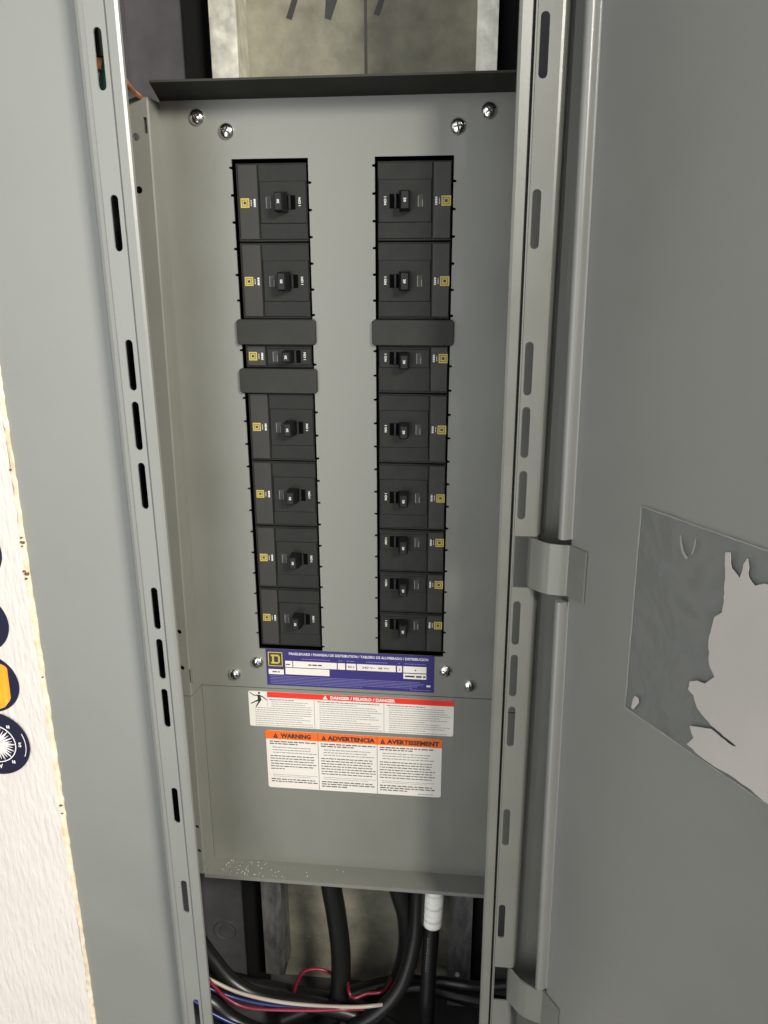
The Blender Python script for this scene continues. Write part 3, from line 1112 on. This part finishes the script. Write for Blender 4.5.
for z in (DZB, DZT - 1.5):
    mb = MB()
    vs = [dpos(t, zz, q) for zz in (z, z + 1.5) for t, q in ((0, -1.3), (DOOR_W, -1.3), (DOOR_W, -22), (0, -22), (0, -10))]
    mb.add(vs, [(0, 1, 2, 3, 4), (9, 8, 7, 6, 5)] + [(k, (k + 1) % 5, 5 + (k + 1) % 5, 5 + k) for k in range(5)])
    mb.build('door_flange', 'grey_paint_door', dr_)

STRAP = [(143.8, -70.0), (143.2, -80.0), (142.8, -86.0), (143.2, -89.0), (145.5, -92.0), (150.5, -97.8), (154.0, -100.2), (157.0, -101.6), (163.5, -103.0), (168.0, -103.3), (170.6, -104.2)]
for z0, z1, ox in ((105.0, 142.2, 0.0), (-281.5, -246.0, 2.2)):
    zc = (z0 + z1) / 2
    sh = (Vector(dpos(0, zc)) - Vector(dpos(0, 123))) * .75
    mb = MB()
    pl = []
    for x, y in STRAP:
        f = max(0, min(1, (x - 143) / 27))
        pl.append((x + ox * (1 - f) + sh.x * f, y + sh.y * f))
    pl = [(p.x, p.y) for p in catmull([Vector((x, y, 0)) for x, y in pl], 5)]
    mb.ribbon(pl, z0, z1, 1.4)
    st = mb.build('hinge_strap', 'grey_paint', dr_)
    mb = MB()
    vs = [dpos(t, z, q) for q in (2.0, 0.6) for t, z in ((-3.5, z0), (16.5, z0 + 1.0), (17.3, z1 + .4), (-1.2, z1))]
    mb.add(vs, [(0, 1, 2, 3), (7, 6, 5, 4)] + [(k, 4 + k, 4 + (k + 1) % 4, (k + 1) % 4) for k in range(4)])
    mb.build('hinge_leaf', 'grey_paint', st)

# clear plastic sleeve stuck to the door
T0, T1, PZ0, PZ1 = 63.2, 246.0, 52.4, 187.0
slv = root('plastic_sleeve', dpos(T0, PZ0), 'clear plastic document film stuck on the open door, pale jagged patch inside', 'plastic film')
NXG, NZG = 48, 36
vs, fs = [], []
for j in range(NZG + 1):
    for i in range(NXG + 1):
        u_, v_ = i / NXG, j / NZG
        e = min(u_, 1 - u_, v_, 1 - v_) * 12
        wv = min(1, e) * (0.55 * math.sin(u_ * 31 + 3 * math.sin(v_ * 5)) + 0.45 * math.sin(v_ * 13 + 4 * u_ + 2 * math.sin(u_ * 17)))
        vs.append(dpos(T0 + (T1 - T0) * u_, PZ0 + (PZ1 - PZ0) * v_ + 1.0 * u_, 1.5 + wv * 0.55))
for j in range(NZG):
    for i in range(NXG):
        a = j * (NXG + 1) + i
        fs.append((a, a + 1, a + NXG + 2, a + NXG + 1))
MB().add(vs, fs, True).build('film', 'clear_film', slv)
er = random.Random(21)


def door_strip(pts, wd, name, m, parent, n0=1.9, n1=2.3):
    mb = MB()
    vs = []
    for (t, z), w_ in zip(pts, wd):
        vs += [dpos(t - w_ * .5, z - w_ * .5, n0), dpos(t + w_ * .5, z + w_ * .5, n0), dpos(t + w_ * .5, z + w_ * .5, n1), dpos(t - w_ * .5, z - w_ * .5, n1)]
    fs = []
    for i in range(len(pts) - 1):
        for k in range(4):
            j = (k + 1) % 4
            fs.append((i * 4 + k, i * 4 + j, i * 4 + 4 + j, i * 4 + 4 + k))
    mb.add(vs, fs)
    return mb.build(name, m, parent)


K = 46
door_strip([(T0 + er.uniform(-.2, .2), PZ0 + (PZ1 - PZ0) * k / K) for k in range(K + 1)], [er.uniform(.35, .9) for k in range(K + 1)], 'film_edge', 'film_edge', slv)
door_strip([(T0 + (T1 - T0) * k / K, PZ0 + er.uniform(-.2, .2) + k / K) for k in range(K + 1)], [er.uniform(.4, 1.2) for k in range(K + 1)], 'film_edge', 'film_edge', slv)
door_strip([(T0 + (T1 - T0) * k / K, PZ1 + er.uniform(-.15, .15) + k / K) for k in range(K + 1)], [er.uniform(.2, .6) for k in range(K + 1)], 'film_edge', 'film_edge', slv)

PATCH = [(167.9, 54.1), (159.6, 55.7), (147.1, 55.9), (136.9, 54.7), (125.8, 55.0), (114.9, 56.7), (119.1, 63.6), (115.5, 69.2), (130.0, 75.6), (144.6, 73.8), (147.7, 74.7), (129.7, 77.8),
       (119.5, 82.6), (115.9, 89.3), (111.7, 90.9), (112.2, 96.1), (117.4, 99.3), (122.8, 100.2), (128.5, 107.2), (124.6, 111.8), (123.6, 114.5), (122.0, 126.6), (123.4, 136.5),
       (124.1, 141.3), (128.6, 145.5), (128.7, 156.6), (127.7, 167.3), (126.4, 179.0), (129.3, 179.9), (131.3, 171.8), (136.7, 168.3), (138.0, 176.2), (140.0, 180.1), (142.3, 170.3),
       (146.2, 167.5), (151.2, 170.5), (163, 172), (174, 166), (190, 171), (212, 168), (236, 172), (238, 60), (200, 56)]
# refine the outline so that it looks jagged
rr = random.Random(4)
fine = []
for i in range(len(PATCH)):
    a, b = PATCH[i], PATCH[(i + 1) % len(PATCH)]
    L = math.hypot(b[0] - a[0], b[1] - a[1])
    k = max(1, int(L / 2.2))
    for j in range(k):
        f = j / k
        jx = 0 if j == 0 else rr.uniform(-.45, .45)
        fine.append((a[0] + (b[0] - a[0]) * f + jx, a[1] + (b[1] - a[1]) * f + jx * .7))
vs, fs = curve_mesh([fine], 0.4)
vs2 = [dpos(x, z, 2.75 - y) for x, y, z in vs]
MB().add(vs2, fs).build('jagged_patch', 'pale_patch', slv)  # pale pinkish-grey patch with a jagged outline; the fleck below shares its colour
door_strip([(95.1, 178.6), (96.0, 174), (98.2, 169.5), (101.3, 167.1), (104.3, 170.4), (105.4, 175), (105.9, 179.9)], [.5, .9, 1.1, 1.3, 1.1, .8, .5], 'crease', 'film_edge', slv, 2.4, 2.7)
vs, fs = curve_mesh([[(69.2, 56.0), (71.0, 55.5), (75.3, 62.6), (74.2, 65.4), (71.6, 65.4), (70.2, 62.7)]], .3)
MB().add([dpos(x, z, 2.6 - y) for x, y, z in vs], fs).build('pale_fleck', 'pale_patch', slv)

# ================================================================== STICKERS ON THE WALL
YS = YW - 0.2


def sticker_disc(cx, cz, r, label, yoff=0.0):
    rt = root('wall_sticker', (cx, YS, cz - r), label, 'sticker', 'round navy stickers on the white wall')
    MB().disc(cx, cz, r, YS - .5 - yoff, YS + .1 - yoff, 56).build('disc', 'sticker_navy', rt)
    return rt


sticker_disc(-288, 113, 26.5, 'topmost navy sticker, only a sliver at the frame edge')
sticker_disc(-291.5, 51.5, 26.2, 'plain navy round sticker above the orange one')
s3 = sticker_disc(-291.5, -3.5, 26.7, 'navy round sticker with an orange picture, above the compass')
MB().poly([(-312, -22), (-298, -27.5), (-284.7, -26.9), (-279.9, -24.7), (-275.2, -19.0), (-273.6, -16), (-272.6, 11.5), (-274.5, 13.8), (-279, 15.7), (-296, 18), (-312, 14)], YS - .8, YS - .45).build('orange_field', 'sticker_orange', s3)
s4 = sticker_disc(-293.5, -60.5, 30.2, 'navy compass rose sticker with white rays, lowest on the wall', .9)
ys4 = YS - 1.4
MB().ring(-293.5, -60.5, 17.4, 18.2, ys4 - .2, ys4, n=48).build('compass_ring', 'sticker_white', s4)
g = MB()
for k in range(32):
    a = 2 * math.pi * k / 32
    L = 17.4 if k % 4 == 0 else (16.6 if k % 2 == 0 else 15.2)
    wdt = .075 if k % 4 == 0 else (.05 if k % 2 == 0 else .035)
    r0 = 6.5
    c_, s_ = math.cos, math.sin
    g.poly([(-293.5 + 1.2 * c_(a), -60.5 + 1.2 * s_(a)), (-293.5 + r0 * 1.5 * c_(a - wdt * 1.7), -60.5 + r0 * 1.5 * s_(a - wdt * 1.7)), (-293.5 + L * c_(a - .01), -60.5 + L * s_(a - .01)),
            (-293.5 + L * c_(a + .01), -60.5 + L * s_(a + .01)), (-293.5 + r0 * 1.5 * c_(a + wdt * 1.7), -60.5 + r0 * 1.5 * s_(a + wdt * 1.7))], ys4 - .2, ys4)
g.build('compass_rose', 'sticker_white', s4)
text_mb('S', -271.8, -60.2, ys4 - .15, height=4.6, bold=.02, rot=-.1).build('compass_letter', 'sticker_white', s4)
text_mb('E', -293.5, -38.5, ys4 - .15, height=4.6, bold=.02).build('compass_letter', 'sticker_white', s4)
text_mb('W', -293.5, -82.5, ys4 - .15, height=4.2, bold=.02).build('compass_letter', 'sticker_white', s4)
text_mb('N', -315.3, -60.5, ys4 - .15, height=4.6, bold=.02).build('compass_letter', 'sticker_white', s4)
g = MB()
for a in (51, -51):
    c_, s_ = math.cos(math.radians(a)), math.sin(math.radians(a))
    x, z = -293.5 + 22.0 * c_, -60.5 + 22.0 * s_
    for q in (-1.1, .5):
        g.quad(x + q - .5, x + q + .6, z - 1.4, z + 1.4, ys4 - .15)
g.build('compass_tick', 'sticker_white', s4)
MB().ring(-293.5, -60.5, 26.6, 27.1, ys4 - .2, ys4, -.42, .42, 18).build('compass_arc', 'sticker_white', s4)

# ================================================================== CABLES AND WIRES


def cable(name, pts, r, m, label, cat='cable', seg=16, group=None):
    rt = root(name, pts[-1], label, cat, group)
    MB().tube(pts, r, seg).build('jacket', m, rt)
    return rt


G = 'black feeder cables under the cover'
cable('feeder_cable', [(-33, 18, -195), (-29.9, 18, -243.8), (-26.6, 18, -274.5), (-21.7, 20, -320.8), (-18.6, 20, -373.6), (-21.9, 14, -422.1), (-38, 4, -455), (-80, -4, -468)], 10.4, 'cable_black',
      'thick black cable hanging down left of centre under the cover', group=G)
cable('feeder_cable', [(32, 20, -195), (36.6, 20, -239.8), (43.5, 22, -278.1), (51.7, 26, -319.6), (49.6, 30, -377.1), (30.3, 34, -434.9), (0, 44, -464), (-60, 48, -470)], 11.0, 'cable_black',
      'thick black cable bending left, second from the white-taped cable', group=G)
cable('feeder_cable', [(62.5, 14, -200), (62.5, 14, -250), (62, 13, -282), (59.5, 7, -328), (45.6, -3, -378), (15.5, -12, -412), (-30, -20, -438), (-110, -28, -460)], 7.6, 'cable_black',
      'black cable running close behind the white-taped cable', group=G)
c3 = cable('feeder_cable', [(80.6, 14, -195), (79.5, 14, -230.8), (78.4, 14, -267.4), (76.6, 10, -313.8), (74.6, 2, -363.7), (73.8, -6, -428), (76, -8, -472)], 8.0, 'cable_black',
           'black cable with its upper end wrapped in white tape', group=G)
tp = MB()
tp.tube([(80.8, 14, -200), (79.7, 14, -232), (78.8, 13.7, -272), (77.5, 10.8, -307)], 9.6, 20)
tape = tp.build('white_tape', 'tape_white', c3)
for k, (tx, ty, tz) in enumerate(((79.0, 14, -262), (78.5, 13.2, -277), (78.0, 12.1, -292))):
    MB().tube([(tx, ty, tz), (tx - .25, ty - .7, tz - 8)], [9.66, 9.62], 20, 2).build('tape_turn', 'tape_white', tape)
g = MB()
rg = random.Random(2)
zz = -316
while zz > -352:
    l = rg.uniform(1.2, 3.0)
    f = (-316 - zz) / 50
    x = 76.4 - 2.0 * f - 3.0
    g.box(x - .5, x + .5, 1.9 - 8 * f, 2.9 - 8 * f, zz - l, zz)
    zz -= l + 1.0
g.build('jacket_print', 'print_grey', c3)
cable('feeder_cable', [(-176, 12, -344), (-168, 10, -352), (-154, 8, -374), (-132.4, 4, -399), (-100.7, 2, -413), (-48, 0, -415), (-6, 0, -424), (40, 0, -440)], 8.0, 'cable_black',
      'black cable sweeping in from lower left behind the thin wires', group=G)
cable('feeder_cable', [(-176, -14, -389), (-165.8, -14, -396), (-148, -16, -406), (-128, -18, -424), (-90, -18, -440), (-20, -10, -450), (60, -5, -462)], 8.5, 'cable_black',
      'black cable below the coloured wires at the lower left', group=G)
cable('feeder_cable', [(70, 20, -400), (84, 24, -396), (97, 24, -396), (118, 20, -393), (140, 10, -380), (172, 0, -360)], 5.0, 'cable_black',
      'black cable leaving right behind the dark strut foot', group=G)
cable('feeder_cable', [(20, 40, -440), (60, 44, -428), (105, 40, -430), (150, 24, -418), (178, 10, -400)], 7.0, 'cable_black',
      'black cable lying at the bottom right corner of the box', group=G)
cable('feeder_cable', [(-172, 30, -420), (-120, 34, -436), (-60, 30, -440), (0, 18, -436), (34, -8, -424), (60, -30, -412), (100, -40, -400), (150, -40, -392)], 8.5, 'cable_black',
      'black cable crossing the bottom from the left corner to the right rim', group=G)
cable('feeder_cable', [(-120, -36, -440), (-60, -40, -428), (0, -40, -420), (50, -44, -422), (110, -44, -430), (160, -40, -440)], 8.0, 'cable_black',
      'lowest black cable lying across the front of the wire bundle', group=G)
cable('feeder_cable', [(-90, 14, -462), (-20, 40, -448), (40, 56, -440), (90, 58, -446), (150, 50, -456)], 9.0, 'cable_black',
      'black cable on the box floor behind the bundle', group=G)
W = 'thin coloured wires at the box bottom'
cable('wire', [(-175, -20, -350), (-155.8, -20, -363.6), (-144.7, -20, -371), (-117.2, -20, -383.9), (-75.8, -20, -391.1), (-34.3, -20, -391.6), (2.7, -20, -388.6), (24, -14, -391), (40, 0, -402)], 1.9, 'wire_white',
      'long white wire running across the cable bundle', 'wire', 10, W)
cable('wire', [(-170, -25, -335), (-153.2, -25, -353), (-143.1, -25, -370.5), (-128.5, -25, -387.4), (-106.1, -25, -396.8), (-54, -25, -393.8), (-13.4, -22, -391.8), (10, -12, -400)], 1.7, 'wire_red',
      'red wire running just under the long white wire', 'wire', 10, W)
cable('wire', [(-170, -25, -360), (-151.8, -23, -376), (-117.2, -21, -391), (-75.5, -21, -395.4), (-34.4, -19, -395.8), (-3.8, -17, -393.4), (15, -8, -402)], 2.0, 'wire_blue',
      'dark blue wire alongside the long white wire', 'wire', 10, W)
cable('wire', [(-172, -30, -380), (-156.7, -30, -392.7), (-141.8, -30, -404.4), (-116.3, -30, -416.2), (-74.8, -30, -426), (-20, -24, -438)], 2.4, 'wire_blue',
      'blue wire at the lowest left corner of the opening', 'wire', 10, W)
cable('wire', [(-74, 18, -440), (-70, 20, -420), (-66.1, 22, -408), (-59.7, 22, -396), (-47, 22, -391), (-33.4, 24, -396), (-26, 30, -412), (-30, 34, -440)], 1.8, 'wire_red',
      'red wire bent into a small arch left of the thick cable', 'wire', 10, W)
cable('wire', [(-14, 30, -400), (-8, 2, -394), (-2, 0, -400.5), (10, 5, -399.5), (28, 10, -399), (40, 34, -400), (60, 50, -408)], 1.7, 'wire_red',
      'short red wire lying between the two thick cables', 'wire', 10, W)
# ground wires behind the top left slot
cable('ground_wire', [(-150, -62, 500), (-146, -66, 476), (-145.2, -68, 462), (-145.2, -68, 454)], 2.6, 'marker_black', 'black wire end seen through the top left slot', 'wire', 10)
gw = cable('ground_wire', [(-140.5, -64, 458), (-142, -67, 451), (-144.2, -68, 443.6), (-147.2, -68, 434.9), (-151, -68, 424), (-158, -60, 400)], 2.6, 'wire_green', 'green insulated wire seen through the top left slot', 'wire', 10)
gl = root('copper_lug', (-145, -60, 449), 'copper lug seen through the top left slot', 'lug')
MB().bbox(-149.5, -141.5, -67.6, -56, 446, 455, 1.0).build('barrel', 'copper', gl)
MB().disc(-145.4, 450.6, 2.2, -68.6, -67.4, 14).build('set_screw', 'copper', gl)
cable('ground_wire', [(-150, -44, 470), (-146.2, -41, 452.7), (-142.6, -38, 446.6), (-140.6, -32, 441.8), (-140.4, -10, 437), (-142, -6, 420)], 1.8, 'copper', 'bare copper wire tip beside the left cover ear', 'wire', 10)
